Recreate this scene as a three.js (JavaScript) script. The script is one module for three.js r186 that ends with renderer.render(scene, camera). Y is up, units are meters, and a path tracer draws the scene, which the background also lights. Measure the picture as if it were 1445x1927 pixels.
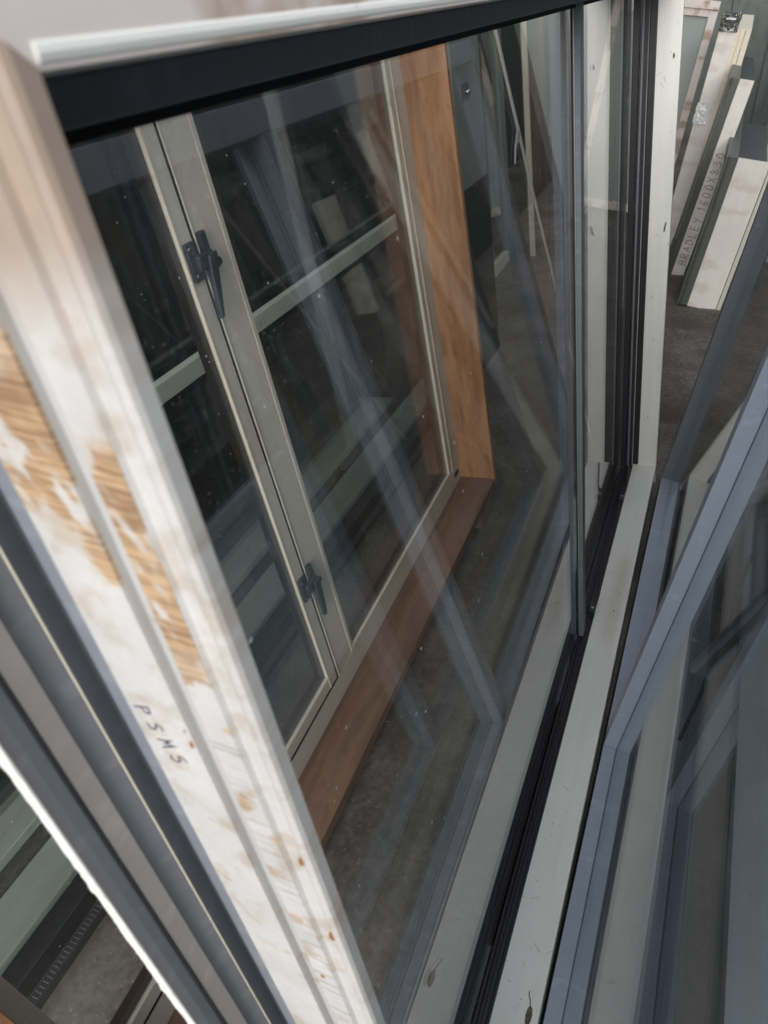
import * as THREE from 'three';
import { RoundedBoxGeometry } from 'three/addons/geometries/RoundedBoxGeometry.js';
import { mergeGeometries, toCreasedNormals } from 'three/addons/utils/BufferGeometryUtils.js';

const V = (x, y, z) => new THREE.Vector3(x, y, z);
const scene = new THREE.Scene();

// ---------------------------------------------------------------- frames of reference
// Surveyed in the frame of the dark aluminium window (x along it, y up its plane, z out of its face);
// that window leans back 6.5 degrees, so the yard's upright frame is a turn about x. The floor is y = 0.
const LEAN = 6.5 * Math.PI / 180;
const qLean = new THREE.Quaternion().setFromAxisAngle(V(1, 0, 0), -LEAN);
const toWorld = (p) => p.clone().applyQuaternion(qLean).add(V(0, 1.5, 0));

// ---------------------------------------------------------------- camera
const camera = new THREE.PerspectiveCamera(70.9, 767 / 1024, 0.02, 200);
{
  const right = V(0.38521, -0.15651, 0.90946), down = V(-0.56437, -0.81968, 0.09798), fwd = V(0.73013, -0.55102, -0.40408);
  const m = new THREE.Matrix4().makeBasis(right, down.clone().negate(), fwd.clone().negate());
  camera.quaternion.setFromRotationMatrix(m).premultiply(qLean);
  camera.position.copy(toWorld(V(0, 0, 0)));
  camera.focus = 1.45;
  camera.userData.fStop = 10;
}
scene.add(camera);

// ---------------------------------------------------------------- sky and sun (soft overcast, brighter towards the open end of the aisle)
{
  const w = 256, h = 128, d = new Float32Array(w * h * 4), dir = V(-0.93, 0.3, 0.2).normalize();
  for (let j = 0; j < h; j++) for (let i = 0; i < w; i++) {
    const el = ((j + 0.5) / h - 0.5) * Math.PI, az = ((i + 0.5) / w - 0.5) * 2 * Math.PI;
    const v = V(Math.cos(el) * Math.cos(az), Math.sin(el), Math.cos(el) * Math.sin(az));
    const up = Math.max(0, v.y), glow = Math.pow(Math.max(0, v.dot(dir)), 3);
    const k = v.y < 0 ? 0.12 : 0.22 + 0.55 * up + 1.75 * glow;
    const o = (j * w + i) * 4;
    d[o] = k * 0.93; d[o + 1] = k * 0.985; d[o + 2] = k * 1.07; d[o + 3] = 1;
  }
  const t = new THREE.DataTexture(d, w, h, THREE.RGBAFormat, THREE.FloatType);
  t.mapping = THREE.EquirectangularReflectionMapping; t.magFilter = THREE.LinearFilter; t.minFilter = THREE.LinearFilter; t.needsUpdate = true;
  scene.background = t; scene.environment = t;
}
const sun = new THREE.DirectionalLight(0xfff6e8, 1.05);
sun.position.set(-8, 3.6, 1.5); sun.target.position.set(1, 0.8, 0); sun.castShadow = true; sun.shadow.radius = 50;
sun.shadow.mapSize.set(2048, 2048);
Object.assign(sun.shadow.camera, { left: -6, right: 6, top: 6, bottom: -6, near: 0.1, far: 40 });
scene.add(sun, sun.target);
const EXPOSURE = 1.7;

// ---------------------------------------------------------------- noise and textures
const rng = (s) => () => { s |= 0; s = (s + 0x6d2b79f5) | 0; let t = Math.imul(s ^ (s >>> 15), 1 | s); t = (t + Math.imul(t ^ (t >>> 7), 61 | t)) ^ t; return ((t ^ (t >>> 14)) >>> 0) / 4294967296; };
const hash = (x, y, s) => { let h = Math.imul(x, 374761393) + Math.imul(y, 668265263) + Math.imul(s, 1442695041); h = Math.imul(h ^ (h >>> 13), 1274126177); return ((h ^ (h >>> 16)) >>> 0) / 4294967296; };
function noise(x, y, px, py, s) {   // value noise, periodic in px, py cells
  const xi = Math.floor(x), yi = Math.floor(y), fx = x - xi, fy = y - yi, u = fx * fx * (3 - 2 * fx), v = fy * fy * (3 - 2 * fy);
  const m = (a, n) => ((a % n) + n) % n, x0 = m(xi, px), x1 = m(xi + 1, px), y0 = m(yi, py), y1 = m(yi + 1, py);
  const a = hash(x0, y0, s), b = hash(x1, y0, s), c = hash(x0, y1, s), d = hash(x1, y1, s);
  return a + (b - a) * u + (c - a) * v + (a - b - c + d) * u * v;
}
const fbm = (u, v, fx, fy, s, oct = 4) => { let t = 0, a = 0.5, n = 0; for (let o = 0; o < oct; o++) { t += a * noise(u * fx, v * fy, fx, fy, s + o * 17); n += a; a *= 0.5; fx *= 2; fy *= 2; } return t / n; };
const ss = (a, b, x) => { const t = Math.min(1, Math.max(0, (x - a) / (b - a))); return t * t * (3 - 2 * t); };
const mixc = (a, b, t) => [a[0] + (b[0] - a[0]) * t, a[1] + (b[1] - a[1]) * t, a[2] + (b[2] - a[2]) * t];
function dataTex(w, h, fn, srgb = true, clamp = false) {
  const d = new Uint8Array(w * h * 4);
  for (let j = 0; j < h; j++) for (let i = 0; i < w; i++) {
    const c = fn((i + 0.5) / w, (j + 0.5) / h), o = (j * w + i) * 4;
    for (let k = 0; k < 3; k++) d[o + k] = Math.max(0, Math.min(255, (typeof c === 'number' ? c : c[k]) * 255));
    d[o + 3] = 255;
  }
  const t = new THREE.DataTexture(d, w, h);
  t.magFilter = THREE.LinearFilter; t.minFilter = THREE.LinearMipmapLinearFilter; t.generateMipmaps = true;
  t.wrapS = t.wrapT = clamp ? THREE.ClampToEdgeWrapping : THREE.RepeatWrapping;
  if (srgb) t.colorSpace = THREE.SRGBColorSpace;
  t.needsUpdate = true;
  return t;
}
const std = (o) => new THREE.MeshStandardMaterial(o);

// white painted timber: fine specks, a few scuffs, brush grain along u
function paintTex(base, seed, specks, wear = 0, wearColor = [0.6, 0.5, 0.44]) {
  const W = 1024, H = 512, r = rng(seed), dots = new Float32Array(W * H);
  for (let k = 0; k < specks; k++) {
    const x = r() * W, y = r() * H, len = r() < 0.1 ? 2 + r() * 5 : 0.4 + r() * 0.6, a = (r() - 0.5) * 1.6, wd = 0.5 + r() * 0.5, dark = 0.12 + 0.45 * r() * r();
    for (let t = -len; t <= len; t += 0.5) { const px = (Math.round(x + t * Math.cos(a)) + W) % W, py = (Math.round(y + t * Math.sin(a) + (r() - 0.5) * wd) + H) % H; dots[py * W + px] = Math.max(dots[py * W + px], dark); }
  }
  return dataTex(W, H, (u, v) => {
    const g = fbm(u, v, 6, 90, seed, 3) - 0.5, b = fbm(u, v, 5, 4, seed + 5, 4) - 0.5, w = wear * ss(0.52, 0.72, fbm(u, v, 18, 10, seed + 9, 5));
    let c = base.map((x) => x + 0.035 * g + 0.07 * b);
    c = mixc(c, wearColor, w);
    return mixc(c, [0.28, 0.25, 0.22], dots[Math.min(H - 1, Math.floor(v * H)) * W + Math.min(W - 1, Math.floor(u * W))] * 0.8);
  });
}
const bumpTex = dataTex(512, 512, (u, v) => 0.5 + 0.3 * (fbm(u, v, 8, 120, 31, 3) - 0.5) + 0.5 * (fbm(u, v, 40, 40, 77, 3) - 0.5), false);
const woodTex = (lo, hi, seed) => dataTex(1024, 256, (u, v) => {
  const warp = fbm(u, v, 3, 3, seed, 3), g = fbm(u, v + 0.06 * warp, 4, 60, seed + 3, 4), f = fbm(u, v, 24, 200, seed + 8, 2), b = fbm(u, v, 4, 3, seed + 12, 3), p = ss(0.66, 0.8, fbm(u, v, 40, 160, seed + 21, 2));
  return mixc(mixc(lo, hi, ss(0.25, 0.75, 0.55 * g + 0.2 * f + 0.35 * b)), lo.map((x) => x * 0.7), 0.22 * p);
});
const aluTex = (c, seed) => dataTex(512, 256, (u, v) => { const n = fbm(u, v, 5, 5, seed, 4) - 0.5, s = ss(0.7, 0.8, fbm(u, v, 90, 60, seed + 4, 2)), f = fbm(u, v, 200, 100, seed + 9, 1) - 0.5; return c.map((x) => x + 0.05 * n + 0.02 * f + 0.035 * s); });

const M = {};
M.white = std({ map: paintTex([0.9, 0.895, 0.87], 11, 1100), roughness: 0.42, bumpMap: bumpTex, bumpScale: 0.0003 });
M.whiteAged = std({ map: paintTex([0.87, 0.85, 0.825], 23, 700, 0.3, [0.72, 0.65, 0.59]), roughness: 0.6, bumpMap: bumpTex, bumpScale: 0.0005 });
M.pinkAged = std({ map: paintTex([0.88, 0.835, 0.805], 29, 500, 0.85, [0.66, 0.57, 0.5]), roughness: 0.65, bumpMap: bumpTex, bumpScale: 0.0005 });
M.cedar = std({ map: woodTex([0.535, 0.36, 0.235], [0.715, 0.535, 0.38], 41), roughness: 0.5, bumpMap: bumpTex, bumpScale: 0.0003 });
M.cedarDark = std({ map: woodTex([0.42, 0.315, 0.245], [0.55, 0.425, 0.34], 43), roughness: 0.55, bumpMap: bumpTex, bumpScale: 0.0003 });
M.brown = std({ map: woodTex([0.27, 0.21, 0.17], [0.42, 0.335, 0.28], 47), roughness: 0.6 });
M.packer = std({ map: woodTex([0.42, 0.34, 0.24], [0.6, 0.5, 0.38], 53), roughness: 0.8 });
M.charcoal = std({ map: aluTex([0.45, 0.46, 0.49], 61), roughness: 0.5, metalness: 0.1 });
M.legGrey = std({ map: aluTex([0.54, 0.56, 0.59], 65), roughness: 0.4, metalness: 0.2 });
M.flange = std({ map: aluTex([0.5, 0.505, 0.52], 63), roughness: 0.36, metalness: 0.25 });
M.black = std({ map: aluTex([0.15, 0.15, 0.16], 67), roughness: 0.45, metalness: 0.1 });
M.rubber = std({ color: new THREE.Color(0.012, 0.012, 0.013), roughness: 0.7 });
M.blueGrey = std({ map: aluTex([0.64, 0.675, 0.725], 71), roughness: 0.4, metalness: 0.15 });
M.slate = std({ map: aluTex([0.86, 0.9, 0.94], 73), roughness: 0.45, metalness: 0.1 });
M.mill = std({ map: aluTex([0.63, 0.62, 0.605], 79), roughness: 0.36, metalness: 0.55 });
M.cream = std({ map: aluTex([0.785, 0.755, 0.7], 83), roughness: 0.42 });
M.creamEdge = std({ map: aluTex([0.86, 0.82, 0.74], 85), roughness: 0.4 });
M.paleRail = std({ map: paintTex([0.78, 0.775, 0.73], 87, 300), roughness: 0.5 });
M.transomPaint = std({ map: paintTex([0.86, 0.855, 0.81], 88, 260), roughness: 0.5 });
M.greenAlu = std({ map: aluTex([0.33, 0.345, 0.325], 89), roughness: 0.45, metalness: 0.15 });
M.greyGreen = std({ map: paintTex([0.46, 0.48, 0.46], 91, 200, 0.3, [0.45, 0.46, 0.44]), roughness: 0.6 });
M.handle = std({ map: aluTex([0.2, 0.21, 0.235], 93), roughness: 0.38, metalness: 0.3 });
M.steel = std({ color: new THREE.Color(0.5, 0.5, 0.5), roughness: 0.3, metalness: 1 });
M.spacer = std({ color: new THREE.Color(0.05, 0.05, 0.055), roughness: 0.4, metalness: 0.6 });
M.dot = std({ color: new THREE.Color(0.3, 0.3, 0.31), roughness: 0.5 });
M.silicone = std({ color: new THREE.Color(0.82, 0.8, 0.76), roughness: 0.6 });
M.film = new THREE.MeshPhysicalMaterial({ color: new THREE.Color(0.86, 0.87, 0.86), roughness: 0.12, clearcoat: 1, clearcoatRoughness: 0.08 });
M.wrap = new THREE.MeshPhysicalMaterial({ color: new THREE.Color(0.1, 0.105, 0.1), roughness: 0.15, clearcoat: 1, clearcoatRoughness: 0.05 });
M.frosted = new THREE.MeshPhysicalMaterial({ color: new THREE.Color(0.3, 0.34, 0.32), roughness: 0.35 });
M.darkWall = std({ map: paintTex([0.2, 0.2, 0.195], 97, 900, 0.5, [0.14, 0.14, 0.14]), roughness: 0.85 });
M.endWall = std({ map: paintTex([0.42, 0.44, 0.42], 99, 500, 0.4, [0.33, 0.34, 0.33]), roughness: 0.7 });
M.floor = std({
  map: dataTex(1024, 1024, (u, v) => { const a = fbm(u, v, 6, 6, 101, 5), b = fbm(u, v, 90, 90, 107, 3), s = ss(0.78, 0.84, fbm(u, v, 200, 200, 113, 2)); let c = mixc([0.31, 0.29, 0.265], [0.47, 0.445, 0.415], ss(0.25, 0.75, 0.6 * a + 0.4 * b)); return mixc(c, [0.6, 0.58, 0.54], 0.8 * s); }),
  roughness: 0.9, bumpMap: dataTex(512, 512, (u, v) => fbm(u, v, 40, 40, 131, 4), false), bumpScale: 0.002,
});

// glass: dust film, specks and scratches held in the map that says how much passes through
function glassMat(seed, ior, tint, specks, film, scratch, spec = 1) {
  const W = 1024, H = 1024, r = rng(seed), a = new Float32Array(W * H);
  for (let k = 0; k < specks; k++) {
    const x = r() * W, y = r() * H, big = r() < 0.006, rad = big ? 1.1 + r() * 0.9 : 0.4 + 0.3 * r(), str = big ? 0.85 : 0.1 + 0.5 * r() * r(), e = 0.6 + r();
    for (let j = -4; j <= 4; j++) for (let i = -4; i <= 4; i++) { const q = Math.hypot(i * e, j) / rad; if (q < 1.3) { const o = ((Math.floor(y) + j + H) % H) * W + ((Math.floor(x) + i + W) % W); a[o] = Math.max(a[o], str * Math.min(1, 1.6 - q)); } }
  }
  for (let k = 0; k < scratch; k++) {
    let x = r() * W, y = r() * H, t = r() * 6.28; const n = 10 + r() * 60, s = 0.04 + 0.14 * r() * r();
    for (let q = 0; q < n; q++) { x += Math.cos(t); y += Math.sin(t); t += (r() - 0.5) * 0.04; const o = ((Math.floor(y) + H) % H) * W + ((Math.floor(x) + W) % W); a[o] = Math.max(a[o], s); }
  }
  const map = dataTex(W, H, (u, v) => {
    const d = film * (0.35 + 1.3 * ss(0.35, 0.75, fbm(u, v, 5, 5, seed + 3, 6))) + film * 0.8 * ss(0.5, 0.8, fbm(u, v, 60, 60, seed + 5, 2));
    return 1 - Math.min(0.95, d + a[Math.min(H - 1, Math.floor(v * H)) * W + Math.min(W - 1, Math.floor(u * W))]);
  }, false);
  return new THREE.MeshPhysicalMaterial({ color: new THREE.Color(...tint), roughness: 0, metalness: 0, transmission: 1, thickness: 0, ior, transmissionMap: map, specularIntensity: spec, side: THREE.DoubleSide });
}
const clean = (m) => { const c = m.clone(); c.transmissionMap = null; return c; };
M.glass = glassMat(201, 1.9, [0.965, 0.975, 0.97], 9000, 0.0014, 60);
M.glassRear = glassMat(211, 1.52, [0.93, 0.945, 0.94], 6000, 0.0016, 40);
M.glassFront = glassMat(223, 1.5, [0.93, 0.95, 0.955], 1500, 0.0025, 40, 0.9);

// ---------------------------------------------------------------- geometry helpers
// a pane: dust lies on the face named by side (+1 towards +z), the other faces are clean
function pane(x0, x1, y0, y1, z0, z1, mat, parent, side, shift) {
  const g = new THREE.BoxGeometry(x1 - x0, y1 - y0, z1 - z0).translate((x0 + x1) / 2, (y0 + y1) / 2, (z0 + z1) / 2);
  const u = metricUV(g, 0); if (shift) u.translate(-shift.x, -shift.y, -shift.z);
  mat.userData.clean ??= clean(mat);
  const c = mat.userData.clean, m = new THREE.Mesh(u, [c, c, c, c, side > 0 ? mat : c, side > 0 ? c : mat]);
  m.name = 'glass'; parent.add(m); return m;
}
function metricUV(g, along) {      // uv in metres, u along the given axis (0 x, 1 y, 2 z)
  g = g.index ? g.toNonIndexed() : g;
  const p = g.attributes.position, n = g.attributes.normal, uv = new Float32Array(p.count * 2);
  for (let i = 0; i < p.count; i += 3) {
    const a = [0, 0, 0];
    for (let k = 0; k < 3; k++) { a[0] += Math.abs(n.getX(i + k)); a[1] += Math.abs(n.getY(i + k)); a[2] += Math.abs(n.getZ(i + k)); }
    const m = a.indexOf(Math.max(...a)), rest = [0, 1, 2].filter((x) => x !== m);
    if (rest[1] === along) rest.reverse();
    for (let k = 0; k < 3; k++) { uv[(i + k) * 2] = p.getComponent(i + k, rest[0]) + 0.37 * m; uv[(i + k) * 2 + 1] = p.getComponent(i + k, rest[1]) + 0.21 * m; }
  }
  g.setAttribute('uv', new THREE.BufferAttribute(uv, 2));
  return g;
}
function box(x0, x1, y0, y1, z0, z1, r = 0.0015) {
  const w = x1 - x0, h = y1 - y0, d = z1 - z0, rr = Math.min(r, w * 0.45, h * 0.45, d * 0.45);
  const g = new RoundedBoxGeometry(w, h, d, 2, rr).translate((x0 + x1) / 2, (y0 + y1) / 2, (z0 + z1) / 2);
  return metricUV(g, w >= h && w >= d ? 0 : h >= d ? 1 : 2);
}
// a straight section swept along one axis: pts are (p, q) in the two other axes in the order x, y, z
function prism(axis, pts, a0, a1) {
  const o = [0, 1, 2].filter((k) => k !== axis), pos = [];
  const put = (p, a) => { const v = [0, 0, 0]; v[o[0]] = p[0]; v[o[1]] = p[1]; v[axis] = a; pos.push(...v); };
  let area = 0; for (let i = 0; i < pts.length; i++) { const a = pts[i], b = pts[(i + 1) % pts.length]; area += a[0] * b[1] - b[0] * a[1]; }
  const flip = (area > 0) !== (axis === 1);
  const tri = (A, B, C) => { if (!flip) [B, C] = [C, B]; put(...A); put(...B); put(...C); };
  for (let i = 0; i < pts.length; i++) { const a = pts[i], b = pts[(i + 1) % pts.length]; tri([a, a0], [b, a0], [b, a1]); tri([a, a0], [b, a1], [a, a1]); }
  const ccw = area > 0 ? pts : [...pts].reverse();
  for (const f of THREE.ShapeUtils.triangulateShape(ccw.map((p) => new THREE.Vector2(...p)), [])) {
    const [a, b, c] = f.map((k) => ccw[k]);
    if (area > 0) { tri([a, a1], [b, a1], [c, a1]); tri([a, a0], [c, a0], [b, a0]); } else { tri([c, a1], [b, a1], [a, a1]); tri([b, a0], [c, a0], [a, a0]); }
  }
  const g = new THREE.BufferGeometry(); g.setAttribute('position', new THREE.Float32BufferAttribute(pos, 3)); g.computeVertexNormals();
  return metricUV(g, axis);
}
function quad(a, b, c, d) {        // a..d anticlockwise, a = lower left of the print
  const g = new THREE.BufferGeometry();
  g.setAttribute('position', new THREE.Float32BufferAttribute([...a, ...b, ...c, ...d], 3));
  g.setAttribute('uv', new THREE.Float32BufferAttribute([0, 0, 1, 0, 1, 1, 0, 1], 2));
  g.setIndex([0, 1, 2, 0, 2, 3]); g.computeVertexNormals();
  return g;
}
const tube = (pts, r, seg = 24) => new THREE.TubeGeometry(new THREE.CatmullRomCurve3(pts.map((p) => V(...p)), false, 'catmullrom', 0.1), seg, r, 8);
const used = {};
const numbered = (n) => { used[n] = (used[n] ?? -1) + 1; return used[n] ? n + '_' + String(used[n]).padStart(3, '0') : n; };
function thing(name, label, category, origin, basis, group) {     // origin and basis in the surveyed frame
  const o = new THREE.Group(); o.name = numbered(name);
  o.position.copy(toWorld(origin)); o.quaternion.copy(basis ? new THREE.Quaternion().setFromRotationMatrix(basis) : new THREE.Quaternion()).premultiply(qLean);
  o.userData = { label, category, kind: 'thing' }; if (group) o.userData.group = group;
  scene.add(o); return o;
}
function part(name, geo, mat, parent, label) {
  const g = Array.isArray(geo) ? mergeGeometries(geo.map((x) => (x.index ? x.toNonIndexed() : x))) : geo;
  const m = new THREE.Mesh(g, mat); m.name = name; m.castShadow = m.receiveShadow = true;
  if (label) m.userData.label = label;
  parent.add(m); return m;
}
const holder = (name, parent) => { const o = new THREE.Group(); o.name = name; parent.add(o); return o; };
const tilted = (deg) => { const a = deg * Math.PI / 180; return new THREE.Matrix4().makeBasis(V(1, 0, 0), V(0, Math.cos(a), Math.sin(a)), V(0, -Math.sin(a), Math.cos(a))); };

// hand lettering: strokes in a unit box
const GLYPH = {
  B: '0,0 .05,1 .5,.95 .55,.65 .05,.52 .6,.42 .6,.08 0,0', R: '0,0 .05,1 .5,.95 .5,.6 .05,.5 .6,0', A: '0,0 .3,1 .6,0|.12,.4 .5,.4', D: '0,0 .05,1 .45,.85 .6,.45 .4,.08 0,0', L: '.05,1 0,0 .5,.02',
  E: '.5,1 .05,1 0,0 .55,0|.03,.5 .45,.52', Y: '0,1 .3,.5|.6,1 .2,-.1', 1: '.1,.8 .25,1 .2,0', 6: '.5,1 .1,.6 .05,.15 .3,0 .5,.2 .35,.45 .08,.35', 0: '.3,1 .05,.6 .1,.1 .35,0 .58,.4 .5,.9 .3,1', X: '0,1 .55,0|.55,1 0,0',
  8: '.3,.52 .08,.75 .3,1 .5,.78 .3,.52 .05,.22 .3,0 .55,.25 .3,.52', 3: '.05,.9 .35,1 .5,.78 .2,.55 .5,.35 .4,.05 .02,.08', P: '0,0 .08,1 .5,.9 .48,.6 .05,.5', S: '.5,.9 .25,1 .05,.75 .45,.4 .4,.05 .02,.1', M: '0,0 .1,.9 .3,.3 .5,.95 .6,0', 5: '.5,1 .1,.97 .08,.6 .4,.6 .5,.25 .3,0 .03,.1',
  H: '0,0 .03,1|.45,0 .5,1|0,.5 .5,.5', 2: '.05,.8 .3,1 .48,.75 .05,0 .55,.02', C: '.5,.85 .25,1 .05,.5 .2,.05 .5,.15', O: '.3,1 .05,.5 .3,0 .55,.5 .3,1', Z: '.05,1 .5,1 0,0 .55,0', I: '.2,1 .2,0',
};
function letters(ctx, text, x, y, size, adv, wob, r) {   // y down; baseline at y
  for (const ch of text) {
    if (GLYPH[ch]) for (const s of GLYPH[ch].split('|')) {
      ctx.beginPath();
      s.split(' ').forEach((q, i) => { const [px, py] = q.split(',').map(Number); const X = x + (px + (r() - 0.5) * wob) * size, Y = y - (py + (r() - 0.5) * wob) * size; i ? ctx.lineTo(X, Y) : ctx.moveTo(X, Y); });
      ctx.stroke();
    }
    x += adv * size * (ch === ' ' ? 0.7 : ch === '1' ? 0.7 : 1);
  }
}
function decalMat(w, h, draw, rough = 0.7) {
  const c = document.createElement('canvas'); c.width = w; c.height = h;
  const ctx = c.getContext('2d'); ctx.lineCap = ctx.lineJoin = 'round'; draw(ctx);
  const t = new THREE.CanvasTexture(c); t.colorSpace = THREE.SRGBColorSpace; t.magFilter = THREE.LinearFilter;
  return std({ map: t, transparent: true, roughness: rough });
}

// ================================================================ the setting
{
  const g = new THREE.PlaneGeometry(80, 80).rotateX(-Math.PI / 2); const uv = g.attributes.uv; for (let i = 0; i < uv.count; i++) uv.setXY(i, uv.getX(i) * 80, uv.getY(i) * 80);
  const f = new THREE.Mesh(g, M.floor); f.name = 'floor'; f.userData.kind = 'structure'; f.receiveShadow = true; scene.add(f);
}
function wall(name, label, x0, x1, h, z0, z1, mat) {
  const o = new THREE.Group(); o.name = numbered(name); o.userData = { label, category: 'wall', kind: 'thing' }; scene.add(o);
  return [o, part('panel', box(x0, x1, 0, h, z0, z1, 0.004), mat, o)];
}
wall('shed_wall', 'dark wall added behind the cream window and its rack to shut out the sky', -1.2, 9, 3.2, -1.95, -1.85, M.darkWall);  // added backdrop that keeps sky light out of the left rack
wall('shed_wall', 'dark wall added behind the blue grey windows to shut out the sky', 0.2, 9, 2.0, 1.5, 1.6, M.darkWall);  // added to block sky light from the right side
{ // unseen roof sheets, added and cut to shade the racks; daylight comes in from the open end where the camera stands
  const o = new THREE.Group(); o.name = 'added_canopy'; o.userData = { label: 'unseen dark corrugated sheets added over the racks to cut the overhead light', category: 'added_canopy', kind: 'thing' }; scene.add(o);
  const sheet = (n, x0, z0, z1) => { const pts = []; for (let k = 0; k <= n; k++) pts.push([x0 + k * 0.042, 2.75 + 0.01 * Math.cos(k * Math.PI)]); part('shade_sheet', prism(2, [...pts, ...[...pts].reverse().map((p) => [p[0], p[1] + 0.003])], z0, z1), M.darkWall, o); };
  sheet(194, 0.8, -1.98, -0.4); sheet(40, 1.7, -0.399, 1.62);
}
{
  const [o] = wall('shed_wall', 'grey green battened wall closing the far end of the aisle', 9, 9.1, 3.2, -1.95, 1.6, M.endWall);
  for (let k = 0; k < 9; k++) part('batten', box(8.97, 9.0, 0, 3.2, -1.7 + k * 0.38, -1.64 + k * 0.38), M.endWall, o);
}

// ================================================================ dark aluminium window in a white painted reveal (the one being looked through)
const W = 2.3108, YS = -1.4123, ZA = -0.1694, ZB = -0.2405, ZG = -0.28, XO = 0.156;
{
  const base = V(XO, -1.485, ZG), t = thing('aluminium_window', 'dark aluminium window in a white painted reveal, bare wood patches on its near jamb', 'window', base);
  const L = (g) => g.translate(-base.x, -base.y, -base.z);
  // near jamb: grooved back of the reveal board, turned to the camera
  const prof = [[0.168, ZA], [0.1696, ZA - 0.0016], [0.1696, -0.247], [XO, -0.247], [XO, -0.2135], [XO + 0.0055, -0.2125], [XO + 0.0055, -0.2022], [XO, -0.2015], [XO, -0.1865], [XO + 0.003, -0.185], [XO + 0.003, -0.177], [XO + 0.0008, -0.1735], [XO + 0.002, ZA - 0.001], [XO + 0.0045, ZA]];
  const g = prism(1, prof, -1.485, 0.02);
  { // mitred under the head
    const p = g.attributes.position;
    for (let i = 0; i < p.count; i++) if (p.getY(i) > 0) p.setY(i, 0.0046 + (0.1696 - p.getX(i)) * 0.8);
    // uv of this board: u across (z), v along (y) of the 0.7 m nearest the camera
    const uv = g.attributes.uv; for (let i = 0; i < p.count; i++) uv.setXY(i, (p.getZ(i) + 0.25) / 0.085, (p.getY(i) + 0.62) / 0.7);
  }
  const Wd = 256, Hd = 2048;
  const c = document.createElement('canvas'); c.width = Wd; c.height = Hd; const ctx = c.getContext('2d');
  const img = ctx.createImageData(Wd, Hd);
  for (let j = 0; j < Hd; j++) for (let i = 0; i < Wd; i++) {
    const u = (i + 0.5) / Wd, v = 1 - (j + 0.5) / Hd, z = u * 0.085 - 0.25, y = v * 0.7 - 0.62;
    const n1 = fbm(u, v, 3, 20, 301, 5), n2 = fbm(u, v, 5, 40, 307, 4), fine = fbm(u * 1 + v * 3, v, 24, 240, 311, 3), saw = fbm(u, v + u * 0.02 + 0.004 * n1, 3, 520, 313, 3);
    const wood = mixc([0.52, 0.405, 0.3], [0.77, 0.645, 0.505], ss(0.28, 0.72, 0.3 * n2 + 0.45 * saw + 0.25 * fbm(u, v + u * 0.03, 10, 700, 341, 2)));
    let paint = [0.765, 0.755, 0.74].map((x, k) => x + 0.09 * (n1 - 0.5) + 0.04 * (fine - 0.5) - (0.05 + 0.03 * k) * ss(0.5, 0.8, n2));
    if (z < -0.2018 && z > -0.213) paint = [0.7, 0.695, 0.685].map((x) => x + 0.06 * (n1 - 0.5));
    let m = 0;
    const e = 0.05 * (n1 - 0.5) + 0.02 * (n2 - 0.5);
    if (z <= -0.2132) m = ss(-0.01, 0.022, 0.048 - Math.abs(y + 0.108) + 1.6 * e - 1.6 * Math.max(0, -0.232 - z) * ss(-0.1, -0.16, y));
    else if (z >= -0.2018 && z <= -0.1862) m = ss(-0.008, 0.016, 0.062 - Math.abs(y + 0.148) + 1.2 * e - 0.5 * Math.max(0, z + 0.192));
    if (z >= -0.2018 && z <= -0.1862 && y < -0.21) m = Math.max(m, 0.75 * ss(0.56, 0.68, n2) * ss(-0.6, -0.25, y));
    if (y < -0.17) m = Math.max(m, 0.4 * ss(0.72, 0.84, fbm(u, v, 4, 46, 331, 3)));
    if (z >= -0.2018 && z <= -0.1862 && y < -0.26) paint = paint.map((x) => x - 0.13 * ss(0.55, 0.8, saw));
    const tan = ss(-0.075, -0.02, y + 0.02 * (n1 - 0.5)) * ss(-0.222, -0.208, z) * 0.9;
    m *= 1 - 0.9 * ss(0.44, 0.62, fbm(u + 3 * v, v, 8, 34, 337, 4));
    let col = mixc(paint, wood, m);
    col = mixc(col, mixc([0.54, 0.465, 0.4], [0.67, 0.59, 0.52], n2), tan);
    const q = (j * Wd + i) * 4; for (let k = 0; k < 3; k++) img.data[q + k] = Math.max(0, Math.min(255, col[k] * 255)); img.data[q + 3] = 255;
  }
  ctx.putImageData(img, 0, 0);
  { // pen marks running down the flat of the board, and rust spots
    const r = rng(5), px = (z) => (z + 0.25) / 0.085 * Wd, py = (y) => (1 - (y + 0.62) / 0.7) * Hd;
    ctx.strokeStyle = 'rgba(38,38,62,.9)'; ctx.lineWidth = 3.4; ctx.lineCap = 'round';
ctx.save(); ctx.translate(px(-0.2435), py(-0.252)); ctx.rotate(Math.PI / 2 - 0.22); letters(ctx, 'PSM5', 0, 0, 28, 1.25, 0.07, r); ctx.restore();
    ctx.fillStyle = 'rgba(140,84,40,.85)';
    for (const [z, y, a, b] of [[-0.216, -0.272, 4, 9], [-0.2165, -0.262, 2, 4], [-0.178, -0.36, 6, 14], [-0.177, -0.44, 7, 20], [-0.196, -0.5, 5, 8]]) { ctx.beginPath(); ctx.ellipse(px(z), py(y), a, b, 0.3, 0, 7); ctx.fill(); }
  }
  const nearTex = new THREE.CanvasTexture(c); nearTex.colorSpace = THREE.SRGBColorSpace; nearTex.magFilter = THREE.LinearFilter; nearTex.wrapS = nearTex.wrapT = THREE.ClampToEdgeWrapping;
  part('jamb', L(g), std({ map: nearTex, roughness: 0.62 }), t, 'near jamb board with bare timber patches and pen marks');
  // far jamb, sill and head of the reveal
  const far = part('jamb', L(box(W, W + 0.02, -1.485, 0.0045, ZB - 0.02, ZA, 0.002)), M.white, t);
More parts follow.
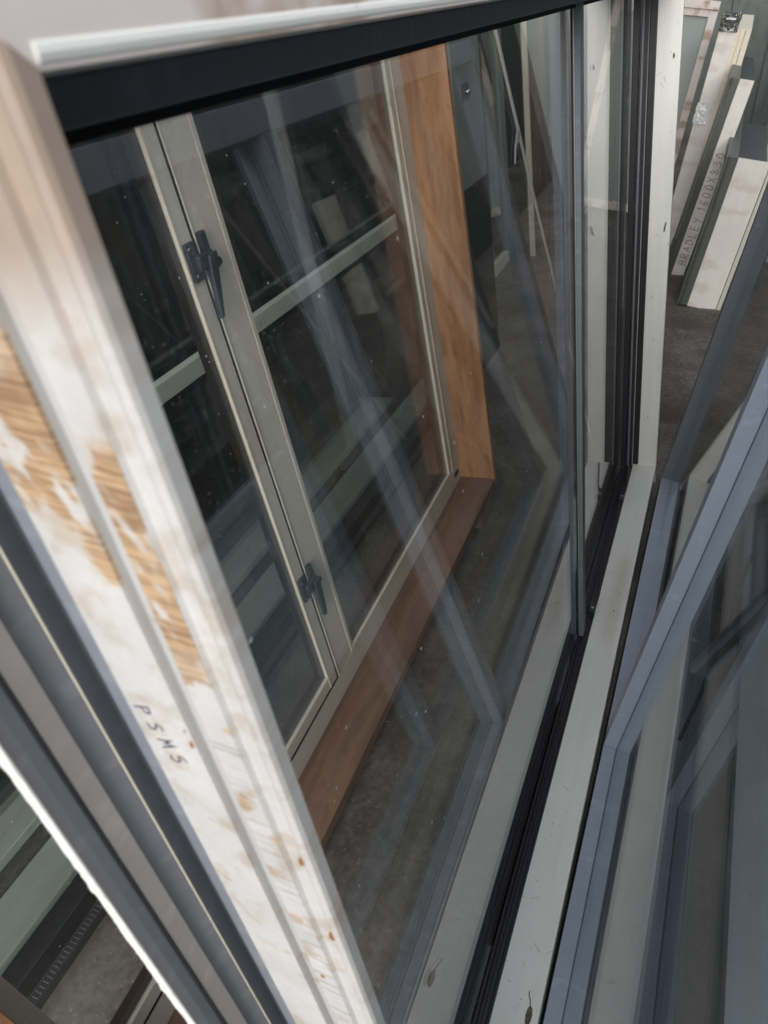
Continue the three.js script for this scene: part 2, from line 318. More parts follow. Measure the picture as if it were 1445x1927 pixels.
  part('sill', L(box(0.17, W - 0.0005, YS - 0.02, YS, ZB - 0.02, ZA, 0.002)), M.white, t);
  part('head', L(prism(2, [[0.1698, 0.005], [W + 0.02, 0.005], [W + 0.02, 0.085], [0.08, 0.085], [0.152, 0.019]], ZB - 0.02, ZA - 0.0012)), M.pinkAged, t, 'weathered head board with rubbed pinkish paint');
  part('head_edge', L(prism(0, [[0.0048, ZB - 0.019], [0.0048, ZA - 0.005], [0.0053, ZA - 0.0022], [0.0068, ZA - 0.0005], [0.0088, ZA], [0.0108, ZA - 0.0004], [0.0118, ZA - 0.0013], [0.0118, ZB - 0.019]], 0.1698, W + 0.02)), M.white, t, 'smooth white lower edge of the head board');
  // aluminium frame
  const fr = holder('frame', t);
  part('frame_head', L(box(0.17, W, -0.0135, 0.0045, -0.265, ZB - 0.0005, 0.0012)), M.charcoal, fr);
  part('frame_head', L(box(0.17, W, -0.0205, 0.0025, -0.31, -0.2655, 0.001)), M.rubber, fr, 'black glazing gasket under the head');
  part('frame_sill', L(prism(0, [[YS - 0.0005, ZB - 0.001], [YS + 0.0005, -0.25], [YS + 0.0045, -0.2525], [YS + 0.0045, -0.2585], [YS + 0.0005, -0.2605], [YS + 0.0005, -0.2655], [YS + 0.0035, -0.2675], [YS + 0.0035, -0.2725], [YS - 0.03, -0.2725], [YS - 0.03, -0.2615], [YS - 0.003, -0.2613], [YS - 0.003, ZB - 0.001]], 0.17, W - 0.005)), M.black, fr);
  part('frame_sill', L(box(1.456, W - 0.032, YS - 0.03, YS + 0.0035, -0.2865, -0.2735)), M.black, fr);
  part('frame_sill', L(box(0.17, 1.41, YS - 0.045, YS + 0.003, -0.292, -0.2805)), M.black, fr);
  part('frame_sill', L(box(0.17, W - 0.005, YS - 0.045, YS + 0.003, -0.31, -0.2925)), M.black, fr);
  part('frame_jamb', L(box(W - 0.006, W - 0.0005, YS + 0.004, 0.0, -0.248, -0.2292)), M.black, fr);
  part('frame_jamb', L(box(W - 0.02, W - 0.007, YS + 0.004, 0.0, -0.267, -0.2495)), M.black, fr);
  part('seal', L(box(W - 0.0225, W - 0.0203, YS + 0.004, 0.0, -0.264, -0.2585, 0.0008)), M.charcoal, fr);
  part('frame_jamb', L(box(W - 0.03, W - 0.007, YS + 0.004, 0.0, -0.286, -0.2685)), M.black, fr);
  part('frame_jamb', L(box(0.17, 0.2, YS, 0.0, -0.31, -0.252)), M.charcoal, fr);
  part('mullion', L(box(1.414, 1.445, YS + 0.004, -0.0135, -0.274, -0.2585)), M.charcoal, fr);
  part('glazing_bead', L(box(1.4125, 1.4138, YS + 0.005, -0.0205, -0.2705, -0.2685, 0.0005)), M.mill, fr, 'thin bright bead beside the mullion');
  part('glazing_bead', L(box(1.4128, 1.4138, YS + 0.005, -0.0205, -0.2742, -0.2707, 0.0004)), M.rubber, fr);
  part('frame_jamb', L(box(W - 0.02, W - 0.007, YS + 0.004, 0.0, -0.31, -0.293)), M.black, fr);
  part('mullion', L(box(1.417, 1.453, YS + 0.004, -0.018, -0.31, -0.2925)), M.charcoal, fr);
  // outer flange that the camera sees edge on beside the near jamb
  const fl = holder('flange', t), y0 = -1.47, y1 = 0.06;
  const ridge = Array.from({ length: 31 }, (_, k) => { const t = k / 30, q = Math.cos((t - 0.5) * Math.PI); return [0.1643 - 0.0265 * t, -0.2726 + 0.0042 * q * q * q * q]; });
  part('flange_rib_and_glint', L(box(0.1499, 0.1512, y0, y1, -0.2695, -0.268, 0.0005)), M.creamEdge, fl);  // painted highlight: pale line along the crest of the ridge
  const web = new THREE.Mesh(); web.geometry = toCreasedNormals(L(prism(1, [[0.1075, -0.2795], [0.169, -0.2795], [0.169, -0.272], [0.1645, -0.272], ...ridge, [0.1375, -0.272], [0.1235, -0.272], ...Array.from({ length: 9 }, (_, k) => { const t = k / 8; return [0.1215 - 0.0125 * t, -0.272 - 0.005 * t * (1 - t)]; }), [0.1075, -0.272]], y0, y1)), 0.6); web.material = M.flange; web.name = 'flange_web'; fl.add(web);
  part('flange_leg', L(box(0.1562, 0.166, y0, y1, -0.2566, -0.2474, 0.0008)), M.legGrey, fl);
  part('flange_leg', L(box(0.1645, 0.169, y0, y1, -0.2718, -0.2568, 0.0008)), M.charcoal, fl);
  part('flange_strip', L(box(0.1238, 0.1361, y0, y1, -0.2718, -0.2695, 0.0006)), M.mill, fl);
  part('flange_rib_and_glint', L(box(0.1218, 0.1232, y0, y1, -0.2718, -0.269, 0.0006)), M.black, fl);
  { // ragged white sealant along the outer edge
    const r = rng(17), pts = [], n = 420, pos = [], idx = [];
    for (let k = 0; k <= n; k++) { const y = y0 + (y1 - y0) * k / n, j = 0.0004 * (r() - 0.5) + 0.0006 * (noise(k * 0.13, 0, 997, 7, 3) - 0.5) + 0.0007 * ss(0.8, 0.98, noise(k * 0.31, 0, 997, 7, 9)); const s = [[0.1068 - j, -0.2785], [0.106 - j, -0.2705 - j * 0.3], [0.1078, -0.2698], [0.1088, -0.2722], [0.1088, -0.2785]]; s.forEach((q) => pos.push(q[0], y, q[1])); }
    for (let k = 0; k < n; k++) for (let m = 0; m < 5; m++) { const a = k * 5 + m, b = k * 5 + (m + 1) % 5; idx.push(a, a + 5, b, b, a + 5, b + 5); }
    const s = new THREE.BufferGeometry(); s.setAttribute('position', new THREE.Float32BufferAttribute(pos, 3)); s.setIndex(idx); s.computeVertexNormals();
    const mm = M.silicone.clone(); mm.side = THREE.DoubleSide;
    part('sealant', L(s), mm, fl, 'ragged white sealant along the flange edge');
  }
  // glass
  pane(0.2, 1.4135, YS + 0.0045, -0.0202, -0.2785, -0.2745, M.glass, t, 1, base);
  pane(1.4555, W - 0.0325, YS + 0.0045, -0.0202, -0.291, -0.287, M.glass, t, 1, base);
  // perforated spacer of the far pane
  const sp = holder('spacer', t);
  part('spacer_bar', L(box(1.462, W - 0.036, YS + 0.004, YS + 0.016, -0.2968, -0.2922, 0.0003)), M.spacer, sp);
  for (let k = 0; k < 26; k++) part('perforation', L(new THREE.CylinderGeometry(0.0032, 0.0032, 0.0008, 10).rotateX(Math.PI / 2).translate(1.49 + k * 0.0305, YS + 0.01, -0.2916)), M.dot, sp);
  // opening hardware on the far sill
  for (const x of [1.50, 2.06]) {
    const s = holder('stay', t);
    part('stay_bracket', L(box(x, x + 0.05, YS + 0.002, YS + 0.02, -0.262, -0.245, 0.002)), M.handle, s);
    part('stay_arm', L(tube([[x + 0.03, YS + 0.02, -0.246], [x + 0.045, YS + 0.045, -0.2405], [x + 0.075, YS + 0.105, -0.238]], 0.0032)), M.black, s);
    part('screw', L(new THREE.SphereGeometry(0.004, 10, 8).scale(1, 0.5, 1).translate(x + 0.014, YS + 0.0202, -0.252)), M.steel, s);
  }
  // bent nail in the far jamb
  part('nail', L(tube([[W + 0.004, -0.612, -0.186], [W - 0.006, -0.61, -0.1855], [W - 0.012, -0.598, -0.1835], [W - 0.012, -0.585, -0.1815]], 0.0022)), M.steel, t);
  // marks on the white boards
  const rust = decalMat(64, 64, (q) => { const gr = q.createRadialGradient(32, 32, 4, 32, 32, 26); gr.addColorStop(0, 'rgba(96,70,58,1)'); gr.addColorStop(0.7, 'rgba(104,80,68,.95)'); gr.addColorStop(1, 'rgba(120,100,90,0)'); q.fillStyle = gr; q.fillRect(0, 0, 64, 64); });
  const onJamb = (y, z, s) => quad([W - 0.0006, y - s, z + s * 0.4].map((v, i) => v - base.getComponent(i)), [W - 0.0006, y - s, z - s * 0.4].map((v, i) => v - base.getComponent(i)), [W - 0.0006, y + s, z - s * 0.4].map((v, i) => v - base.getComponent(i)), [W - 0.0006, y + s, z + s * 0.4].map((v, i) => v - base.getComponent(i)));
  part('screw_hole', onJamb(-0.1742, -0.186, 0.0085), rust, t);
  const onSill = (x, z, a, b) => quad(...[[x - a, z + b], [x + a, z + b], [x + a, z - b], [x - a, z - b]].map(([X, Z]) => [X - base.x, YS + 0.0006 - base.y, Z - base.z]));
  part('screw_hole', onSill(1.534, -0.199, 0.006, 0.0022), decalMat(32, 32, (q) => { q.fillStyle = '#0c0b0a'; q.beginPath(); q.ellipse(16, 16, 12, 12, 0, 0, 7); q.fill(); }), t);
  part('smudge', onSill(0.513, -0.187, 0.03, 0.0085), decalMat(256, 96, (q) => {
    const r = rng(9); for (let k = 0; k < 1500; k++) { const a = r() * 6.28, d = Math.sqrt(r()); q.fillStyle = `rgba(${70 + 30 * r()},${62 + 20 * r()},${44 + 14 * r()},${0.25 + 0.5 * r()})`; q.fillRect(82 + Math.cos(a) * d * 64, 50 + Math.sin(a) * d * 30, 2 + r() * 8, 1.5 + r() * 2); }
    q.strokeStyle = 'rgba(60,52,36,.9)'; q.lineWidth = 9; q.beginPath(); q.moveTo(140, 46); q.quadraticCurveTo(190, 40, 205, 22); q.quadraticCurveTo(222, 8, 244, 12); q.stroke();
  }), t);
  part('stain', onSill(1.62, -0.2, 0.28, 0.03), decalMat(512, 128, (q) => {
    for (let k = 0; k < 26; k++) { const gr = q.createRadialGradient(60 + k * 13, 64 + 22 * Math.sin(k * 1.3), 4, 60 + k * 13, 64 + 22 * Math.sin(k * 1.3), 60); gr.addColorStop(0, 'rgba(150,116,80,.035)'); gr.addColorStop(1, 'rgba(150,120,84,0)'); q.fillStyle = gr; q.fillRect(0, 0, 512, 128); }
  }), t);
}

// ================================================================ cream window with cedar reveal standing behind it
{
  const b = new THREE.Matrix4().set(0.999144, -0.041355, 0.000398, 0, 0.0413467, 0.999063, 0.012761, 0, -0.000926, -0.0127334, 0.999918, 0, 0, 0, 0, 1);
  const t = thing('cedar_window', 'cream framed casement window with orange cedar reveal and two dark handles', 'window', V(2.12268, -1.39775, -0.7).multiplyScalar(0.943), b); t.scale.setScalar(0.943);
  const D = -0.126, XL = -1.985, YT = 1.5, fz0 = D - 0.035;
  part('jamb', box(0, 0.022, -0.03, YT, D - 0.03, 0, 0.002), M.cedar, t);
  part('jamb', box(XL - 0.022, XL, -0.03, YT, D - 0.03, 0, 0.002), M.cedar, t);
  part('sill', box(XL + 0.0005, -0.0005, -0.03, 0, D - 0.03, 0, 0.002), M.cedarDark, t, 'darker cedar sill board');  // darker wood tone than the jambs
  part('head', box(XL - 0.022, 0.022, YT + 0.0005, YT + 0.03, D - 0.03, 0, 0.002), M.cedar, t);
  const f = holder('frame', t);
  part('frame_sill', box(XL, -0.0005, 0.0005, 0.071, fz0, D, 0.0015), M.cream, f);
  part('frame_head', box(XL, -0.0005, YT - 0.06, YT, fz0, D, 0.0015), M.cream, f);
  part('frame_jamb', box(-0.068, -0.0005, 0.0715, YT - 0.0605, fz0, D, 0.0015), M.cream, f);
  part('frame_jamb', box(XL, XL + 0.012, 0.0715, YT - 0.0605, fz0, D, 0.0015), M.cream, f);
  part('mullion', box(-1.0325, -0.952, 0.0715, YT - 0.0605, fz0, D, 0.0015), M.cream, f);
  part('drain_slot', box(-0.062, -0.022, 0.032, 0.052, D - 0.002, D + 0.0008, 0.0004), M.rubber, f);
  part('glazing_bead', box(-0.079, -0.0765, 0.0715, YT - 0.06, fz0, D + 0.004, 0.0005), M.creamEdge, f);
  part('gasket', box(-0.0764, -0.0684, 0.0715, YT - 0.06, fz0, D - 0.004, 0.0005), M.rubber, f);
  part('glazing_bead', box(-1.0352, -1.0318, 0.0715, YT - 0.0605, fz0, D + 0.003, 0.0006), M.creamEdge, f);
  const casement = (x0, x1, y0, y1, left) => {
    const s = holder('sash', t), w = 0.034;
    part('stile', box(x0, x0 + (left ? 0.03 : 0.012), y0, y1, fz0, D + 0.002, 0.001), M.cream, s);
    part('stile', box(x1 - (left ? w : 0.03), x1, y0, y1, fz0, D + 0.002, 0.001), M.cream, s);
    part('rail', box(x0, x1, y0 - 0.0, y0 + (left ? w : 0.012), fz0, D + 0.0018, 0.001), M.cream, s);
    part('rail', box(x0, x1, y1 - w, y1, fz0, D + 0.0018, 0.001), M.cream, s);
    part('glazing_bead', [box(x1 - (left ? w : 0.03) - 0.004, x1 - (left ? w : 0.03), y0, y1, D - 0.0038, D + 0.0035, 0.0006), box(x0, x1 - 0.03, y0 + (left ? w : 0.012), y0 + (left ? w : 0.012) + 0.004, D - 0.0038, D + 0.0035, 0.0006)], M.creamEdge, s);
    part('gasket', [box(x1 - (left ? w : 0.03) - 0.006, x1 - (left ? w : 0.03) - 0.0002, y0, y1, fz0, D - 0.0085, 0.0006), box(x0, x1 - 0.03, y0 + (left ? w : 0.012), y0 + (left ? w : 0.012) + 0.006, fz0, D - 0.0085, 0.0006)], M.rubber, s);
    pane(x0 + 0.01, x1 - 0.02, y0 + 0.008, y1 - 0.01, D - 0.008, D - 0.004, M.glassRear, s, 1);
  };
  casement(XL + 0.0125, -1.043, 0.0805, YT - 0.068, true);
  casement(-0.9515, -0.0795, 0.072, YT - 0.061, false);
  part('gasket', [box(-1.0424, -1.0355, 0.073, YT - 0.06, fz0, D + 0.0012, 0.0004), box(XL + 0.012, -1.0358, 0.0715, 0.0802, fz0, D + 0.0012, 0.0004)], M.rubber, f);
  for (const [y, lean, lab] of [[1.165, -0.034, 'upper handle of the cream window'], [0.405, -0.01, 'lower handle of the cream window']]) {
    const h = holder('handle', t); h.userData.label = lab; h.scale.set(0.85, 0.85, 0.8); h.position.set(-1.035 * 0.15, y * 0.15, D * 0.2);
    part('handle_plate', box(-1.082, -1.052, y - 0.036, y + 0.042, D + 0.002, D + 0.013, 0.004), M.handle, h);
    part('keeper', box(-1.031, -1.01, y + 0.002, y + 0.05, D + 0.0005, D + 0.016, 0.004), M.handle, h);
    part('handle_hub', box(-1.07, -1.016, y - 0.018, y + 0.014, D + 0.01, D + 0.026, 0.005), M.handle, h);
    part('handle_nose', prism(2, [[-1.03, y + 0.004], [-1.004, y - 0.004], [-0.992, y - 0.014], [-0.992, y - 0.024], [-1.0, y - 0.027], [-1.03, y - 0.034]], D + 0.008, D + 0.02), M.handle, h);
    for (const q of [-0.024, 0.03]) part('screw', new THREE.SphereGeometry(0.0042, 10, 6).scale(1, 1, 0.4).translate(-1.074, y + q, D + 0.0132), M.steel, h);
    // wedge lever hanging down, broad at the hub
    const lv = new RoundedBoxGeometry(0.03, 0.125, 0.016, 3, 0.003), p = lv.attributes.position;
    for (let i = 0; i < p.count; i++) { const k = 0.5 - p.getY(i) / 0.125, q = 1 - 0.6 * Math.min(1, k * 1.15); p.setXYZ(i, p.getX(i) * q + lean * k, p.getY(i), p.getZ(i) * (1 - 0.3 * k) + 0.004 * k); }
    lv.computeVertexNormals();
    part('lever', metricUV(lv.translate(-1.026, y - 0.055, D + 0.024), 1), M.handle, h);
  }
  // packer under the raised end
  const pk = thing('timber_packer', 'rough timber block propping up the far end of the cedar window', 'timber block', V(1.86, -1.4345, -0.77), null);
  part('block', box(0, 0.12, 0.003, 0.075, 0, 0.1, 0.003), M.packer, pk);
}

// ================================================================ window with a pale transom, behind the cream window
{
  const t = thing('timber_window', 'white timber window with pale pencilled transom, seen through the cream casement', 'window', V(-0.75, -1.385, -1.06), null);
  const w = 3.6, h = 1.5, yt = 0.812;
  part('jamb', box(0, 0.06, 0, h, -0.09, 0, 0.003), M.paleRail, t);
  part('jamb', box(w - 0.06, w, 0, h, -0.09, 0, 0.003), M.cream, t);
  part('sill', box(0.06, w - 0.06, 0.03, 0.055, -0.165, -0.055, 0.003), M.paleRail, t);
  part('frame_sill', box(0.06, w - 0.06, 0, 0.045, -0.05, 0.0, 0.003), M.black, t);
  part('perforated_strip', box(0.06, w - 0.06, 0.03, 0.052, 0.04, 0.062, 0.002), M.spacer, t);
  { const dots = []; for (let k = 0; k < 150; k++) for (const q of [0.046, 0.051, 0.056]) dots.push(new THREE.CylinderGeometry(0.0011, 0.0011, 0.001, 6).translate(0.6 + k * 0.009, 0.0522, q)); part('perforation', dots, M.dot, t).userData.kind = 'stuff'; }
  part('head', box(0.06, w - 0.06, h - 0.05, h, -0.09, 0, 0.003), M.paleRail, t);
  part('transom', box(0.0605, w - 0.0605, yt, yt + 0.042, -0.014, 0.01, 0.002), M.transomPaint, t);
  part('glazing_bead', box(0.0605, w - 0.0605, yt - 0.022, yt - 0.0005, -0.03, 0.0, 0.002), M.black, t);
  pane(0.06, w - 0.06, 0.05, yt, -0.047, -0.043, M.glassRear, t, 1);
  pane(0.06, w - 0.06, yt + 0.042, h - 0.05, -0.047, -0.043, M.glassRear, t, 1);
  const r = rng(44);
  part('handwriting', quad([2.155, yt + 0.003, 0.0106], [2.255, yt + 0.003, 0.0106], [2.255, yt + 0.04, 0.0106], [2.155, yt + 0.04, 0.0106]), decalMat(256, 96, (q) => { q.strokeStyle = 'rgba(50,46,40,.8)'; q.lineWidth = 2.5; letters(q, 'COHI', 14, 78, 44, 1.15, 0.05, r); }), t);
  {
    const u = thing('timber_window', 'low white timber window without transom, hard behind the pencilled one', 'window', V(-0.75, -1.36, -1.27), null);
    const hb = 0.55;
    part('jamb', box(0, 0.025, 0, hb, -0.11, 0, 0.003), M.paleRail, u);
    part('jamb', box(w - 0.3, w - 0.275, 0, hb, -0.11, 0, 0.003), M.black, u);
    part('sill', box(0.0255, w - 0.3005, 0.03, 0.055, -0.11, 0, 0.003), M.paleRail, u);
    part('head', box(0.0255, w - 0.3005, hb - 0.03, hb, -0.11, 0, 0.003), M.black, u);
    pane(0.026, w - 0.301, 0.056, hb - 0.031, -0.09, -0.086, M.glassRear, u, 1);
  }
  // black panel added hard behind it to keep the sky out
  const dd = thing('added_panel', 'plain black panel added behind the white timber window to keep the sky out', 'door', V(-1.0, -1.345, -1.45), null);
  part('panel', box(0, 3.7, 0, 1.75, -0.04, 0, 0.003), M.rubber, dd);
}

// ================================================================ blue grey aluminium windows in the right hand rack
function blueWindow(name, label, origin, extra) {
  const n = V(0.0103, 0.22285, -0.9748), up = V(0, 0.97485, 0.22286), x = up.clone().cross(n).negate().normalize(), z = n.clone().negate();
  const t = thing(name, label, 'window', origin, new THREE.Matrix4().makeBasis(x, z.clone().cross(x).normalize(), z), 'blue grey windows in the right hand rack');
  const X0 = -1.5, X1 = 1.161, H = 1.352, e = 0.0295, bk = 0.03;
  part('frame_sill', box(X0 - 0.045, X1 + 0.045, -0.005, 0, -e, bk, 0.001), M.blueGrey, t);
  part('frame_sill', box(X0 - 0.045, X1 + 0.045, -0.062, -0.0055, -e + 0.002, bk - 0.002), M.black, t);  // lower face coloured black for the shade in the gap
  part('frame_head', box(X0 - 0.045, X1 + 0.045, H, H + 0.05, -e, bk), M.blueGrey, t);
  part('frame_jamb', box(X1, X1 + 0.045, 0.0005, H - 0.0005, -e, bk), M.charcoal, t);
  part('frame_jamb', box(X0 - 0.045, X0, 0.0005, H - 0.0005, -e, bk), M.blueGrey, t);
  part('mullion', box(0, 0.042, 0.0005, H - 0.0005, -e, bk), M.blueGrey, t);
  part('gasket', [box(X0, -0.0003, 0.0002, 0.0012, -0.0012, -0.0003, 0.0002), box(-0.0012, -0.0002, 0.002, H, -0.0012, -0.0003, 0.0002)], M.rubber, t);
  pane(X0, -0.0004, 0.0004, H - 0.0004, 0, 0.004, M.glassFront, t, -1);
  pane(0.0424, X1 - 0.0004, 0.0004, H - 0.0004, 0, 0.004, M.glassFront, t, -1);
  if (extra) extra(t, X0, H, e);
  return t;
}
blueWindow('blue_grey_window', 'blue grey aluminium window facing the white sill, pale mullion in front', V(1.096, -1.432, -0.128));
blueWindow('blue_grey_window', 'second blue grey window behind the pale mullion, with a solid slate panel', V(0.994, -1.447, 0.011), (t, X0, H) => {
  part('infill_panel', box(X0 + 0.001, -0.001, 0.425, 0.84, -0.02, -0.001, 0.001), M.slate, t);
});
{
  const t = thing('added_panel', 'plain black panel added behind the second blue grey window to block light', 'door', V(-0.6, -1.52, 0.09), tilted(12.9));  // panel added to stop light from the right and darken reflections
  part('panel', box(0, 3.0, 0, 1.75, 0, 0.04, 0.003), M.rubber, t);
}
{
  const s = thing('rubber_strip', 'loose black rubber strip hanging between the two blue grey windows', 'strip', V(1.05, -1.25, 0.0), null);
  part('strip', tube([[-0.02, -0.02, 0.0], [0.03, 0.06, 0.028], [0.1, 0.18, 0.058], [0.16, 0.33, 0.09]], 0.004), M.rubber, s);
}

// ================================================================ reveals stacked on edge at the far end of the right hand rack
function stacked(name, label, x, y, z, deg, H, aluw, boardw, stripw, mats, len, extra) {
  const t = thing(name, label, 'window', V(x, y, z), tilted(deg), 'windows stacked on end at the far end');
  // local: x along, y up the lean, z from the aisle outwards; the near jamb board is at x = 0
  part('jamb', box(0, 0.02, 0, H, 0, boardw, 0.0015), mats.board, t);
  part('jamb', box(len - 0.02, len, 0, H - 0.07, 0, boardw, 0.0015), M.black, t);
  part('sill', box(0.0205, len - 0.0205, 0, 0.02, 0, boardw, 0.0015), mats.board, t);
  part('head', box(0.0205, len - 0.0205, H - 0.06, H - 0.04, 0, boardw, 0.0015), M.black, t);
  const a0 = aluw > 0 ? -aluw : boardw, a1 = aluw > 0 ? -0.0005 : boardw - aluw, f = holder('frame', t), aw = Math.abs(aluw);
  part('frame_jamb', [box(0.006, 0.04, 0, H, a0 + (aluw > 0 ? 0.4 : 0) * aw, aluw > 0 ? a1 : a0 + 0.6 * aw), box(-0.004, 0.04, 0, H, aluw > 0 ? a0 : a0 + 0.62 * aw, aluw > 0 ? a0 + 0.22 * aw : a1), box(0.0, 0.04, 0.0, H, a0 + 0.26 * aw, a0 + 0.38 * aw)], mats.alu, f);
  part('frame_jamb', box(len - 0.04, len - 0.006, 0, H, a0, a1), mats.alu, f);
  part('frame_sill', box(0.0405, len - 0.0405, 0, 0.04, a0, a1), mats.alu, f);
  part('frame_head', box(0.0405, len - 0.0405, H - 0.04, H, a0, a1), mats.alu, f);
  pane(0.04, len - 0.04, 0.04, H - 0.04, (a0 + a1) / 2 - 0.002, (a0 + a1) / 2 + 0.002, M.glassRear, t, 1);
  if (stripw) part('architrave', box(-0.006, 0.03, 0, H, boardw + 0.003, boardw + 0.003 + stripw, 0.0015), mats.strip, t);
  if (extra) extra(t, H, boardw);
  return t;
}
stacked('stacked_window', 'weathered white window on end with green frame, nearest the floor patch', 4.09, -1.481, -0.193, 14, 0.735, 0.055, 0.144, 0.02, { board: M.whiteAged, alu: M.greenAlu, strip: M.paleRail }, 1.3);
stacked('stacked_window', 'narrow white window on end with pencilled lettering on its board', 4.6, -1.476, -0.318, 15.3, 1.02, 0.055, 0.07, 0, { board: M.whiteAged, alu: M.greenAlu }, 1.6, (t, H, bw) => {
  const r = rng(77), m = decalMat(1024, 96, (q) => { q.strokeStyle = 'rgba(70,62,58,.85)'; q.lineWidth = 4.5; letters(q, 'BRADLEY 1600X830', 16, 84, 66, 0.98, 0.05, r); });
  part('handwriting', quad([-0.0006, 0.06, bw - 0.004], [-0.0006, 0.7, bw - 0.004], [-0.0006, 0.7, 0.004], [-0.0006, 0.06, 0.004]), m, t);
});
stacked('stacked_window', 'tall white window on end with taped board and plastic wrap on top', 5.2, -1.462, -0.44, 12.3, 1.2, -0.076, 0.092, 0, { board: M.whiteAged, alu: M.creamEdge }, 1.4, (t, H, bw) => {
  const crumple = (w, h, seed, d) => { const g = new THREE.PlaneGeometry(w, h, 18, 18), p = g.attributes.position; for (let i = 0; i < p.count; i++) { const u = p.getX(i) / w + 0.5, v = p.getY(i) / h + 0.5; p.setXYZ(i, p.getX(i) * (1 + 0.2 * (fbm(u, v, 4, 4, seed, 3) - 0.5)), p.getY(i), d * Math.abs(fbm(u, v, 6, 6, seed + 4, 3) - 0.5) * 2); } const n = g.toNonIndexed(); n.computeVertexNormals(); return n.rotateY(-Math.PI / 2); };
  const fm = M.film.clone(); fm.side = THREE.DoubleSide; const wm = M.wrap.clone(); wm.side = THREE.DoubleSide;
  part('plastic_tape', crumple(0.075, 0.11, 401, 0.02).translate(-0.002, 0.775, 0.03), fm, t);
  part('plastic_wrap', [box(-0.008, 0.06, H - 0.01, H + 0.075, -0.004, bw + 0.002, 0.004), crumple(0.1, 0.09, 409, 0.02).translate(-0.009, H + 0.03, bw / 2)], wm, t);
  part('plastic_edge', [crumple(0.085, 0.012, 419, 0.008).translate(-0.01, H - 0.006, bw / 2), crumple(0.05, 0.01, 421, 0.008).translate(-0.022, H + 0.045, bw / 2)], fm, t);
});
{
  const t = thing('frosted_window', 'pinkish white timber window with frosted pane, last in the far rack', 'window', V(5.85, -1.45, -0.53), tilted(13));
  part('jamb', box(0, 0.05, 0, 1.3, -0.025, 0.025, 0.003), M.pinkAged, t);
  part('jamb', box(0, 0.05, 0, 1.3, -0.62, -0.57, 0.003), M.pinkAged, t);
  part('head', box(0.0, 0.05, 1.215, 1.3, -0.5695, -0.0255, 0.003), M.pinkAged, t);
  part('head', box(-0.012, 0.0, 1.255, 1.3, -0.62, 0.025, 0.003), M.pinkAged, t);
  part('sill', box(0.0, 0.05, 0, 0.06, -0.5695, -0.0255, 0.003), M.pinkAged, t);
  part('glass', box(0.02, 0.026, 0.06, 1.215, -0.57, -0.025, 0.001), M.frosted, t);
}
{ // dark sliding door leaves leaning behind the stack on the right
  const t = thing('sliding_door', 'dark framed sliding door leaf leaning at the right behind the stacked windows', 'door', V(6.4, -1.5, 0.02), tilted(13));
  part('frame_jamb', box(0, 0.05, 0, 2.0, 0, 0.05), M.greenAlu, t);
  part('frame_jamb', box(0, 0.05, 0, 2.0, 0.7, 0.75), M.greenAlu, t);
  part('rail', box(0, 0.05, 0, 0.1, 0.05, 0.7), M.greenAlu, t);
  part('rail', box(0, 0.05, 1.95, 2.0, 0.05, 0.7), M.greenAlu, t);
  part('glass', box(0.02, 0.026, 0.1, 1.95, 0.05, 0.7, 0.001), M.frosted, t);
}

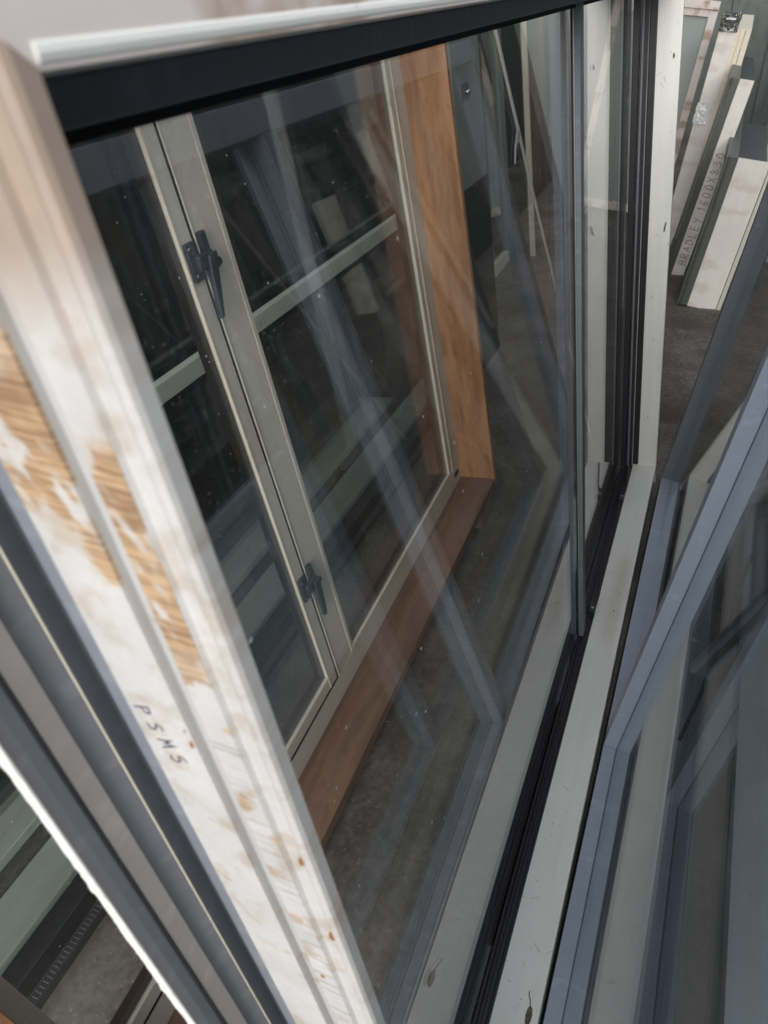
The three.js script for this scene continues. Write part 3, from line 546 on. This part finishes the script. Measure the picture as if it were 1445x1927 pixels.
// ================================================================ pieces standing in the left hand rack beyond the cream window
{
  const t = thing('pale_board', 'pale grey green board, its shaded lower half coloured black, beyond the cedar jamb', 'board', V(2.96, -1.393, -1.03), null);
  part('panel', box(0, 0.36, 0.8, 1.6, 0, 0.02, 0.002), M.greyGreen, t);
  part('panel', box(0, 0.36, 0, 0.7995, 0, 0.022, 0.002), M.rubber, t);  // shade on the lower half put in as black colour
  part('plate', box(0.1, 0.19, 1.11, 1.17, 0.02, 0.023, 0.001), M.handle, t);
  part('knob', new THREE.SphereGeometry(0.012, 14, 10).translate(0.145, 1.14, 0.03), M.steel, t);
}
{
  const t = thing('grey_window', 'slim pale grey window frame standing beyond the pale board', 'window', V(3.4, -1.36, -1.3), null);
  part('jamb', box(1.22, 1.32, 0, 1.55, -0.04, 0.0, 0.002), M.greyGreen, t);
  part('jamb', box(0, 0.06, 0, 1.55, -0.04, 0.0, 0.002), M.paleRail, t);
  part('sill', box(0.06, 1.22, 0, 0.07, -0.04, 0.0, 0.002), M.paleRail, t);
  part('head', box(0.06, 1.22, 1.49, 1.55, -0.04, 0.0, 0.002), M.paleRail, t);
  pane(0.06, 1.22, 0.07, 1.49, -0.022, -0.018, M.glassRear, t, 1);
}
{
  const t = thing('brown_reveal', 'dull brown timber reveal with a pale edge, last in the left rack', 'window reveal', V(4.75, -1.37, -1.16), null);
  part('jamb', box(0, 0.03, 0, 1.6, -0.0, 0.09, 0.002), M.brown, t);
  part('edging', box(-0.004, 0.03, 0, 1.6, -0.035, -0.0005, 0.002), M.cream, t);
  part('jamb', box(1.0, 1.03, 0, 1.6, 0, 0.09, 0.002), M.brown, t);
  part('head', box(0.031, 0.999, 1.57, 1.6, 0, 0.09, 0.002), M.brown, t);
  part('sill', box(0.031, 0.999, 0, 0.03, 0, 0.09, 0.002), M.brown, t);
}
{ // thin white rod leaning between the two windows, with a torn tag on it
  const a = V(1.7846 * 0.8, -0.0495 * 0.8, -0.4), bb = V(2.4154 * 0.8, -0.933 * 0.8, -0.4), d = bb.clone().sub(a);
  const t = thing('white_rod', 'thin white rod leaning behind the glass with a torn paper tag', 'rod', bb, null);
  const top = a.clone().addScaledVector(d, -0.25).sub(bb), foot = d.clone().multiplyScalar(0.95);
  part('rod', tube([[top.x, top.y, top.z], [top.x * 0.5, top.y * 0.5, top.z * 0.5 - 0.002], [0, 0, 0], [foot.x, foot.y, foot.z]], 0.0034, 40), M.silicone, t);
  const p = a.clone().addScaledVector(d, 0.235).sub(bb);
  part('tag', prism(2, [[0, 0], [-0.02, 0.004], [-0.042, -0.024], [-0.05, -0.05], [-0.041, -0.048], [-0.026, -0.02], [-0.003, -0.016]].map(([x, y]) => [x + p.x, y + p.y]), p.z, p.z + 0.001), M.silicone, t);
}

scene.traverse((o) => { if (o.isMesh) { o.castShadow = true; o.receiveShadow = true; } });
const renderer = new THREE.WebGLRenderer({ antialias: true });
renderer.setSize(767, 1024);
renderer.shadowMap.enabled = true;
renderer.toneMapping = THREE.LinearToneMapping;
renderer.toneMappingExposure = EXPOSURE;
renderer.render(scene, camera);
